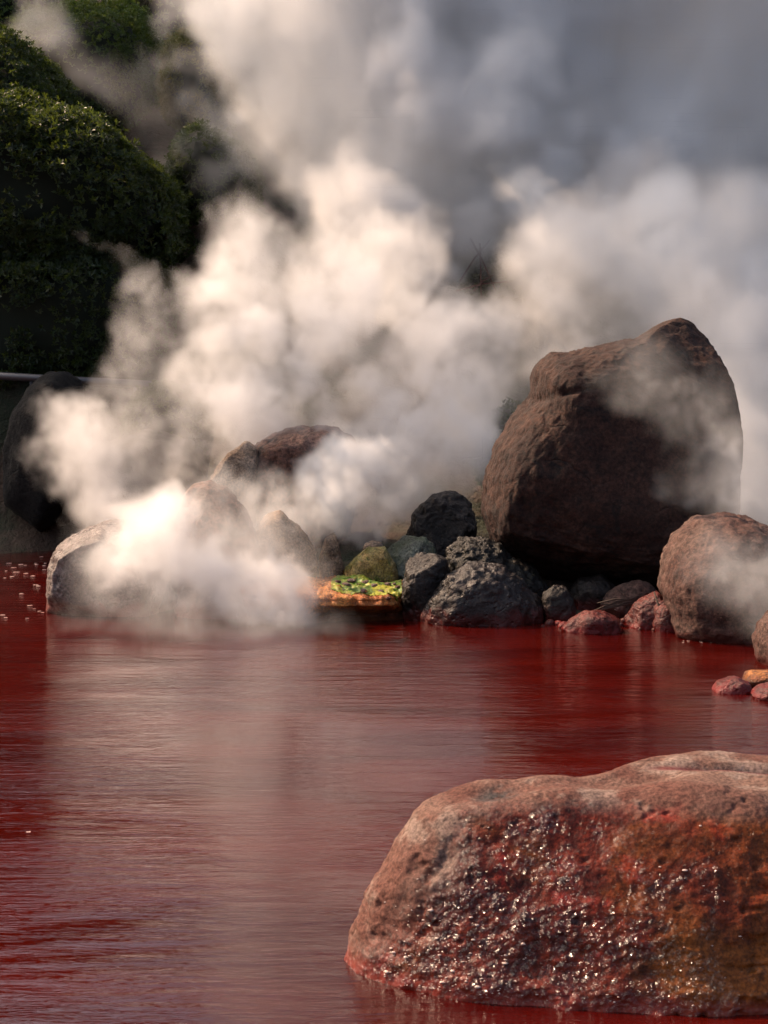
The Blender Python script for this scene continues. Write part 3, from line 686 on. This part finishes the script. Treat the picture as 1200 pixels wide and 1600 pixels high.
shrub('clipped_shrub', [(268,240),(285,210),(325,205),(370,230),(405,270),(400,330),(340,360),(285,350),(272,300)], 27, 1.2, LM, 'dark shrub hanging below the yellowish shrub, mostly behind steam', 66)
shrub('clipped_shrub', [(-120,30),(-60,-30),(20,-40),(80,-25),(110,10),(90,70),(-20,90)], 33, 1.8, LM2, 'dim green mound at the top left corner behind drifting steam', 72, dens=380)
shrub('clipped_shrub', [(180,30),(205,5),(240,-12),(290,-15),(335,0),(360,40),(350,80),(280,90),(210,75)], 33.5, 1.6, LM2, 'bright green low shrub at the top edge below the guard rail', 67)
shrub('clipped_shrub', [(195,650),(215,618),(255,604),(300,610),(325,645),(325,700),(280,730),(210,720)], 22.2, .9, LM, 'small dim green shrub on the bank below the metal pipe', 68, dens=520, size=.07)
shrub('clipped_shrub', [(755,690),(770,650),(790,628),(815,640),(825,690),(820,760),(770,770)], 19.8, .5, LM, 'small green shrub glimpsed at the left shoulder of the huge boulder', 69, dens=600, size=.07)
shrub('clipped_shrub', [(700,520),(715,440),(760,380),(820,400),(860,480),(870,580),(820,640),(730,620)], 26.5, 1.6, LM, 'brown green shrub on the slope glimpsed through the gap in the steam', 70)
shrub('clipped_shrub', [(680,330),(700,270),(750,235),(810,250),(840,320),(830,400),(760,430),(700,400)], 28.5, 1.6, LM, 'uppermost dim shrub on the slope between the two tall columns of steam', 71)
# bare leaning branches in the gap
rg = random.Random(4); parts = []
for (a, b_) in (((718,440),(765,375)),((735,372),(775,455)),((712,455),(795,440)),((740,455),(770,430)),((750,380),(752,470))):
    parts.append(tube([tuple(at(*a, 24.5)), tuple(at((a[0]+b_[0])/2, (a[1]+b_[1])/2 - 4, 24.5)), tuple(at(*b_, 24.5))], [.02, .016, .01], 6))
v, f = merge(parts); tag(mesh('bare_branches', v, f, rock_mat('pale_bark', (.25,.2,.17), (.35,.3,.26), wetz=-1)), 'thin pale bare branches crossing in the gap of the steam', 'branches')

# trees added unseen left of the frame to shade the upper steam and bank
def shade_tree(x, y, z0, h, cr, seed, label):
    rgn = np.random.default_rng(seed)
    root = empty('shade_tree', (x, y, z0)); tag(root, label, 'shade_tree', 'unseen trees added left of the pool for shade')
    v, f = tube([(x, y, z0 - .5), (x + .2, y, z0 + h * .3), (x, y + .2, z0 + h * .6), (x, y, z0 + h * .9)], [.32, .24, .16, .05], 10)
    parts = [(v, f)]
    for k in range(9):
        a = rgn.uniform(0, 6.28); zz = z0 + h * rgn.uniform(.35, .8); e = Vector((math.cos(a), math.sin(a), .5)) * cr * .7
        parts.append(tube([(x, y, zz), (x + e.x * .5, y + e.y * .5, zz + e.z * .3), (x + e.x, y + e.y, zz + e.z)], [.1, .07, .03], 6))
    v, f = merge(parts); mesh('trunk', v, f, TW, root)
    P = []; N = []
    for k in range(26):
        a = rgn.uniform(0, 6.28); q = rgn.uniform(0, 1) ** .5 * cr * .8; c0 = np.array((x + math.cos(a) * q, y + math.sin(a) * q, z0 + h * rgn.uniform(.42, .98)))
        U = rgn.normal(size=(190, 3)); U /= np.linalg.norm(U, axis=1)[:, None]
        P.append(c0 + U * cr * rgn.uniform(.25, .42) * rgn.uniform(.6, 1, (190, 1))); N.append(U)
    V, F = leaves(np.concatenate(P), np.concatenate(N), rgn, .24, 4)
    mesh('crown', V, F, LM, root, smooth=False)
for args in SHADE_TREES: shade_tree(*args)
print('foliage', time.time() - T0)

# ------------------------------------------------------------------ steam (built as density grids, each a real body of vapour)
def gnoise(shape, cell, seed):
    r = np.random.default_rng(seed)
    cell = [cell] * 3 if isinstance(cell, (int, float)) else cell
    n = [int(math.ceil(s / cc)) + 2 for s, cc in zip(shape, cell)]
    g = r.random(n, dtype=np.float32) * 2 - 1
    for ax in range(3):
        t = np.arange(shape[ax], dtype=np.float32) / cell[ax]
        i = t.astype(int); f = t - i; f = f * f * (3 - 2 * f)
        sh_ = [1, 1, 1]; sh_[ax] = -1; f = f.reshape(sh_)
        g = np.take(g, i, axis=ax) * (1 - f) + np.take(g, i + 1, axis=ax) * f
    return g
def puffs_along(keys, n, seed, sub=(.38, .62)):
    """keys: (px, py, Y, radius px, depth radius m, weight) down a plume; returns spheres"""
    rg = np.random.default_rng(seed); out = []
    K = np.array(keys, float); T = np.linspace(0, len(K) - 1, n)
    for t in T:
        i = min(int(t), len(K) - 2); k = K[i] + (K[i + 1] - K[i]) * (t - i)
        px, py, Y, rp, rd, wt = k
        u = rg.normal(size=3); u /= np.linalg.norm(u); u *= rg.random() ** .4
        s_ = rg.uniform(*sub); m = rp * (1 - s_)
        c_ = at(px + u[0] * m, py + u[2] * m, Y + u[1] * rd * (1 - s_))
        out.append((c_.x, c_.y, c_.z, rp * s_ * ppm(Y), wt))
    return out
def steam(name, label, vox, puffs, dens, warp=1.0, seed=0, wisp=.6, aniso=.35, zmin=.015, soft=1.15, stretch=1.6, group=None):
    t0 = time.time()
    A = np.array(puffs); pad = .35 * warp
    lo = (A[:, :3] - A[:, 3:4]).min(0) - pad; hi = (A[:, :3] + A[:, 3:4]).max(0) + pad; lo[2] = max(lo[2], zmin)
    N = np.maximum(((hi - lo) / vox).astype(int), 4); hi = lo + vox * (N - 1)
    ax = [np.arange(N[k], dtype=np.float32) * vox + np.float32(lo[k]) for k in range(3)]
    W = []
    for k in range(3):
        n = np.zeros(N, np.float32)
        for o_, (L, a) in enumerate(((1.1, .32), (.55, .21), (.27, .13), (.13, .085), (.065, .050))):
            L *= warp; a *= warp
            if L > vox * 1.9: n += np.float32(a) * gnoise(N, L / vox, seed + 100 * k + o_ + 7)
        W.append(n)
    f = np.zeros(N, np.float32)
    for (x, y, z, r, a) in puffs:
        Rr = r + .6 * warp
        i0 = [max(0, int((c_ - Rr - lo[k]) / vox)) for k, c_ in enumerate((x, y, z))]
        i1 = [min(int(N[k]), int((c_ + Rr - lo[k]) / vox) + 2) for k, c_ in enumerate((x, y, z))]
        if any(b <= c_ for b, c_ in zip(i1, i0)): continue
        s_ = tuple(slice(b, c_) for b, c_ in zip(i0, i1))
        d = np.sqrt((ax[0][s_[0]][:, None, None] + W[0][s_] - x) ** 2 + (ax[1][s_[1]][None, :, None] + W[1][s_] - y) ** 2 + (ax[2][s_[2]][None, None, :] + W[2][s_] - z) ** 2)
        q = np.clip((1 - d / r) * soft, 0, 1)
        f[s_] = np.maximum(f[s_], q * q * (3 - 2 * q) * a)
    del W
    m = np.zeros(N, np.float32)
    for o_, (L, a) in enumerate(((.8, .5), (.4, .3), (.2, .26), (.1, .20), (.055, .14))):
        L *= warp
        if L > vox * 1.9: m += np.float32(a) * gnoise(N, (L / vox, L / vox, L * stretch / vox), seed + 555 + o_)
    # clear patches and wisps; thin steam is torn more than dense steam
    f = f * np.clip(1 + wisp * 1.6 * m + (1 - wisp) * 0, 0, 2.2)
    zr = np.clip((ax[2] - zmin) / .05, .3, 1)[None, None, :]
    f = f * zr
    for k in range(3):                                # fade to nothing at the sides of the grid
        e = np.minimum(np.arange(N[k]), np.arange(N[k])[::-1]); e = np.clip(e / 4, 0, 1).astype(np.float32)
        if k == 2 and lo[2] <= zmin + 1e-6: e[:6] = 1
        sh_ = [1, 1, 1]; sh_[k] = -1; f = f * e.reshape(sh_)
    f[f < .006] = 0
    f = f * dens
    me = bpy.data.meshes.new(name + '_density'); n = int(N.prod()); me.vertices.add(n)
    at_ = me.attributes.new('density_sample', 'FLOAT', 'POINT'); at_.data.foreach_set('value', f.ravel())
    src = bpy.data.objects.new(name + '_density', me)          # data only, never linked into the scene
    vd = bpy.data.volumes.new(name); o = bpy.data.objects.new(name, vd); COL.objects.link(o)
    base = A[:, :3].min(0)
    ng = bpy.data.node_groups.new(name, 'GeometryNodeTree')
    ng.interface.new_socket('Geometry', in_out='INPUT', socket_type='NodeSocketGeometry')
    ng.interface.new_socket('Geometry', in_out='OUTPUT', socket_type='NodeSocketGeometry')
    nd = ng.nodes; lk = ng.links
    go = nd.new('NodeGroupOutput'); vc = nd.new('GeometryNodeVolumeCube')
    vc.inputs['Min'].default_value = lo; vc.inputs['Max'].default_value = hi
    for k, nm in enumerate(('Resolution X', 'Resolution Y', 'Resolution Z')): vc.inputs[nm].default_value = int(N[k])
    pos = nd.new('GeometryNodeInputPosition')
    def vm(op, a, b):
        x = nd.new('ShaderNodeVectorMath'); x.operation = op; lk.new(a, x.inputs[0])
        x.inputs[1].default_value = b
        return x.outputs[0]
    v = vm('SUBTRACT', pos.outputs[0], tuple(lo - .5 * vox)); v = vm('DIVIDE', v, (vox,) * 3)
    x = nd.new('ShaderNodeVectorMath'); x.operation = 'FLOOR'; lk.new(v, x.inputs[0])
    dt = nd.new('ShaderNodeVectorMath'); dt.operation = 'DOT_PRODUCT'; lk.new(x.outputs[0], dt.inputs[0]); dt.inputs[1].default_value = (float(N[1] * N[2]), float(N[2]), 1)
    oi = nd.new('GeometryNodeObjectInfo'); oi.inputs['Object'].default_value = src; oi.transform_space = 'ORIGINAL'
    si = nd.new('GeometryNodeSampleIndex'); si.data_type = 'FLOAT'; si.domain = 'POINT'; si.clamp = True
    na = nd.new('GeometryNodeInputNamedAttribute'); na.data_type = 'FLOAT'; na.inputs['Name'].default_value = 'density_sample'
    lk.new(oi.outputs['Geometry'], si.inputs['Geometry']); lk.new(na.outputs['Attribute'], si.inputs['Value']); lk.new(dt.outputs['Value'], si.inputs['Index'])
    lk.new(si.outputs[0], vc.inputs['Density'])
    mat = bpy.data.materials.new('steam_vapour'); mat.use_nodes = True; mt = mat.node_tree; mt.nodes.clear()
    out = mt.nodes.new('ShaderNodeOutputMaterial'); pv = mt.nodes.new('ShaderNodeVolumePrincipled')
    pv.inputs['Color'].default_value = (1, .999, .998, 1); pv.inputs['Density'].default_value = 1; pv.inputs['Anisotropy'].default_value = aniso
    mt.links.new(pv.outputs[0], out.inputs['Volume'])
    sm = nd.new('GeometryNodeSetMaterial'); sm.inputs['Material'].default_value = mat
    lk.new(vc.outputs[0], sm.inputs[0]); lk.new(sm.outputs[0], go.inputs[0])
    vd.materials.append(mat)
    md = o.modifiers.new('vapour', 'NODES'); md.node_group = ng
    tag(o, label, 'steam', group, 'stuff')
    print(name, N, round(n / 1e6, 2), 'M', round(time.time() - t0, 2))
    return o

GS = 'clouds of steam over the pool'
# A: lowest, brightest steam rolling over the left boulder and the ledge
P = puffs_along([(160,890,15.7,60,.3,.3),(200,850,15.8,90,.4,.8),(245,800,16.0,90,.5,1.2),(235,860,15.8,90,.5,1.0),(310,900,15.6,85,.5,1),(400,900,15.5,85,.5,1.2),(430,915,15.4,70,.35,1.2),(470,945,15.25,50,.25,.4)], 110, 1)
P += puffs_along([(170,940,15.3,50,.3,.3),(260,945,15.2,60,.35,.45),(350,950,15.2,60,.35,.5),(440,950,15.1,55,.3,.5)], 40, 2)
P += puffs_along([(130,985,14.7,70,.5,.08),(250,1000,14.4,100,.8,.12),(400,1000,14.3,100,.8,.13),(540,990,14.7,80,.5,.07)], 34, 36, (.6,.8))
P += puffs_along([(180,900,15.4,140,.4,.16),(300,860,15.4,170,.4,.16),(420,890,15.4,140,.4,.14),(490,910,15.4,80,.3,.08)], 12, 21, (.6,.8))
P += puffs_along([(400,850,16.4,80,.5,.5),(470,800,16.8,80,.5,.7),(540,750,17.2,95,.6,.9),(570,800,17.0,70,.5,.6),(520,730,17.5,70,.5,1),(580,720,17.6,80,.5,1),(490,760,17.4,60,.5,.9)], 70, 3)
steam('steam', 'low bright steam rolling over the left boulder and the ledge at the water line', .026, P, 4.2, .62, 10, .85, group=GS)
# B: thin column rising on the left
P = puffs_along([(230,830,17.7,80,.5,.8),(180,770,17.9,90,.5,.8),(120,700,18.1,85,.5,.8),(110,660,18.2,80,.5,.7),(190,640,18.3,80,.5,.6),(190,560,18.5,75,.5,.5),(230,490,18.8,65,.5,.35),(200,440,19.0,50,.4,.2),(170,400,19.1,40,.4,.12)], 80, 4)
P += puffs_along([(260,790,17.9,70,.4,.6),(270,720,18.2,60,.4,.3),(310,740,18.3,60,.4,.4),(70,670,18.2,60,.4,.5)], 22, 5)
P += puffs_along([(190,900,15.4,60,.3,.9),(260,910,15.4,70,.3,1),(340,880,15.5,70,.3,1),(380,860,15.7,60,.3,.8)], 26, 53)
P += puffs_along([(400,910,15.3,45,.3,1.1),(430,905,15.3,50,.3,1.2),(450,935,15.2,40,.3,.9)], 16, 51)
P += puffs_along([(240,790,15.7,55,.3,1.3),(250,820,15.6,60,.3,1.3),(270,850,15.6,60,.3,1.1)], 20, 49)
P += puffs_along([(90,645,17.8,65,.4,.8),(75,680,17.8,55,.4,.6),(120,700,17.7,80,.4,.9),(130,640,17.8,70,.4,.7)], 26, 50)
P += puffs_along([(400,780,16.2,70,.3,.5),(440,850,16.2,60,.3,.5),(350,700,18.4,70,.3,.6),(480,870,16.3,45,.3,.35)], 24, 48)
P += puffs_along([(300,800,15.9,70,.3,.5),(350,830,15.9,70,.3,.6),(330,740,16.5,60,.3,.35),(420,830,16.0,60,.3,.4)], 26, 45)
P += puffs_along([(200,830,17.7,130,.5,.9),(150,740,17.8,120,.5,.8),(200,680,18.0,110,.5,.5)], 24, 22)
P += puffs_along([(150,690,17.9,110,.5,.12),(230,770,17.9,130,.5,.16),(270,630,18.3,130,.5,.12),(260,520,18.5,100,.5,.10)], 14, 23, (.6,.8))
steam('steam', 'ragged thin column of steam rising on the left against the dark bank', .030, P, 2.1, .62, 20, 1.0, group=GS)
# C: main billowing plume
P = puffs_along([(430,740,18.6,70,.5,.9),(400,660,18.8,100,.6,1),(350,590,19.0,95,.7,1),(390,500,19.2,120,.9,1),(340,430,19.4,90,.8,.8),(420,400,19.6,130,1.0,.7),(520,440,19.6,130,1.0,.8),(500,540,19.3,130,.9,1)], 90, 6)
P += puffs_along([(560,640,19.0,110,.8,.9),(640,560,19.4,120,.9,1),(720,500,19.8,110,.9,1),(760,560,20.0,90,.8,1),(700,660,19.6,110,.8,.8),(620,720,19.0,100,.7,.7)], 60, 7)
P += puffs_along([(450,600,18.8,90,.6,.9),(500,590,18.7,80,.5,.9),(560,700,18.4,80,.5,.6),(640,700,18.6,100,.5,.6),(700,740,18.8,90,.5,.8),(740,680,19.2,80,.5,1),(680,620,19,100,.5,.9)], 50, 24)
P += puffs_along([(600,660,18.9,110,.5,1),(660,720,18.7,100,.5,1),(730,740,18.7,90,.5,1),(760,660,19.0,90,.5,1),(720,590,19.3,100,.5,1)], 50, 42)
P += puffs_along([(400,600,19,220,.8,.10),(560,560,19.2,240,.8,.12),(700,620,19.4,230,.8,.14),(640,740,18.6,160,.7,.14)], 16, 25, (.6,.8))
P += puffs_along([(290,720,18.2,80,.5,.35),(300,660,18.4,60,.5,.25),(340,720,18.3,60,.5,.6),(400,640,18.2,90,.5,1),(330,640,18.2,70,.5,.8),(440,660,18.0,70,.5,.8)], 44, 35)
P += puffs_along([(600,780,18.0,60,.3,.6),(620,740,18.5,80,.4,.9),(700,750,18.8,70,.3,.9),(750,740,18.9,60,.3,.9)], 26, 52)
P += puffs_along([(600,430,20.6,90,.7,.6),(650,400,20.8,80,.7,.5),(560,380,20.4,90,.7,.5),(640,480,20.4,80,.7,1),(800,520,20.3,60,.5,.7)], 40, 47)
steam('steam', 'main billowing cloud of steam, sunlit cream, towering over the rusty rock', .029, P, 3.6, .8, 30, .7, group=GS, soft=.85)
# F: behind and above the huge boulder
P = puffs_along([(820,440,20.8,95,.8,.9),(860,340,21.2,110,1,.9),(950,400,21.4,130,1.1,1),(1040,340,21.8,130,1.2,1),(1130,420,21.6,120,1.2,1),(1200,350,22,130,1.2,1),(1180,520,20.6,110,.9,1),(1210,640,19.8,100,.8,1),(1190,740,19,90,.7,.8),(900,500,20.8,100,.9,1),(860,600,20.2,70,.6,.7)], 100, 8)
P += puffs_along([(1000,480,21,110,1,1),(1080,440,21,110,1,1),(1170,440,21,120,1,1),(1300,500,21,140,1,1)], 30, 9)
P += puffs_along([(860,560,20.2,120,.8,.3),(900,420,20.8,200,1,.25),(1050,400,21,240,1,.3),(1180,560,20.4,200,1,.6),(1200,760,18.6,130,.8,.7),(1170,650,18.9,120,.8,.6)], 30, 26, (.6,.8))
steam('steam', 'pinkish grey wall of steam behind and above the huge boulder', .045, P, 2.3, 1.0, 40, .65, group=GS)
# E: high shaded steam filling the top of the picture
P = puffs_along([(440,240,24.8,110,1.3,.35),(500,150,25.3,150,1.6,.7),(640,230,25.3,170,1.8,.9),(620,60,25.8,190,2.0,1),(800,100,26.3,200,2.2,1),(900,230,26.3,190,2.2,1),(1050,120,26.8,210,2.4,1),(1200,220,26.8,200,2.2,1),(1300,60,26.8,220,2.4,1)], 90, 10)
P += puffs_along([(520,-90,25.8,220,2.4,1),(700,-150,25.8,240,2.6,1),(900,-120,26.3,240,2.6,1),(1150,-150,26.8,260,2.6,1),(1350,-100,26.8,260,2.6,1),(450,-350,24.8,260,2.8,1),(750,-400,25.8,300,3,1),(1100,-420,25.8,320,3,1),(1400,-380,25.8,300,3,1)], 90, 11)
P += puffs_along([(480,330,24.4,100,1,.8),(560,330,24.4,110,1,.9),(620,400,24.1,110,1,.9),(660,330,24.4,90,1,.9),(670,230,24.8,90,1,.9),(590,250,24.8,120,1,.9)], 50, 12)
P += puffs_along([(450,200,24.6,200,1,.25),(520,-20,25,200,1,.8),(650,300,24.6,260,1,.6),(800,250,24.8,260,1,.4),(1000,250,24.8,300,1,.6),(1200,200,24.8,300,1,.8),(1200,-200,25.8,350,1,.5),(700,-200,25.8,350,1,.5)], 40, 27, (.6,.8))
P += puffs_along([(900,40,25,200,1.5,1),(1000,60,25,220,1.5,1),(800,20,25,200,1.5,1),(640,0,25,180,1.5,.9),(1150,80,25,220,1.5,1),(1100,220,24,200,1.2,1)], 50, 41)
P += puffs_along([(740,90,23.6,170,1.2,1),(800,180,23.4,140,1.0,1),(620,60,23.8,150,1.2,1),(740,90,24.5,160,1.5,1),(740,40,25.5,160,1.5,1),(720,220,24,120,1.2,1),(380,60,25,110,1.2,.5),(400,140,25,110,1.2,.5),(370,-60,25,140,1.2,.6),(420,0,25,140,1.2,.8)], 90, 43)
P += puffs_along([(600,380,23.2,110,1,1),(520,300,23.2,110,1,1),(660,420,22.6,80,1,.8),(850,280,24,120,1,.9),(800,330,23,100,1,.9),(920,260,23.5,130,1,1)], 44, 44)
steam('steam', 'high bluish grey steam in the shade, filling the top right of the view', .07, P, 3.0, 1.3, 50, .6, group=GS)
# I: thin drift in front of the hedges
P = puffs_along([(60,60,28,80,.8,.4),(30,10,28,90,.8,.8),(150,120,28,90,.9,.22),(220,170,27.5,100,.9,.3),(280,230,26.5,90,.9,.3),(330,120,27,80,.9,.45),(330,300,25,80,.8,.5)], 34, 13)
steam('steam', 'faint veil of steam drifting across the clipped mounds on the slope', .09, P, .8, 1.5, 60, .8, group=GS)
# G: veil over the right side of the huge boulder
P = puffs_along([(1000,590,15.8,50,.25,.5),(1060,610,15.8,60,.3,.7),(1110,660,15.8,60,.3,.9),(1150,720,15.7,60,.3,1),(1130,780,15.6,60,.3,.8),(1180,800,15.4,70,.3,.9),(1060,760,15.7,40,.3,.4)], 44, 14)
P += puffs_along([(980,570,15.7,90,.25,.15),(1080,640,15.7,120,.3,.3),(1150,740,15.6,120,.3,.4),(1200,840,15.4,120,.3,.5)], 16, 28, (.6,.8))
steam('steam', 'torn veil of steam crossing the right face of the huge boulder', .03, P, 2.1, .6, 70, 1.0, group=GS)
# H: in front of the pinkish boulder
P = puffs_along([(1120,880,13.8,50,.2,.6),(1160,900,13.8,70,.25,1),(1200,890,13.7,60,.25,1.3),(1240,900,13.7,70,.25,1.3),(1170,950,13.7,50,.2,.6),(1230,960,13.7,50,.2,.6)], 40, 15)
P += puffs_along([(1120,890,13.8,100,.2,.3),(1190,910,13.7,120,.25,.5),(1250,930,13.7,120,.25,.6)], 12, 29, (.6,.8))
steam('steam', 'pink puff of steam hanging before the rounded pinkish boulder at the right', .025, P, 1.7, .5, 80, .8, group=GS)
print('steam', time.time() - T0)
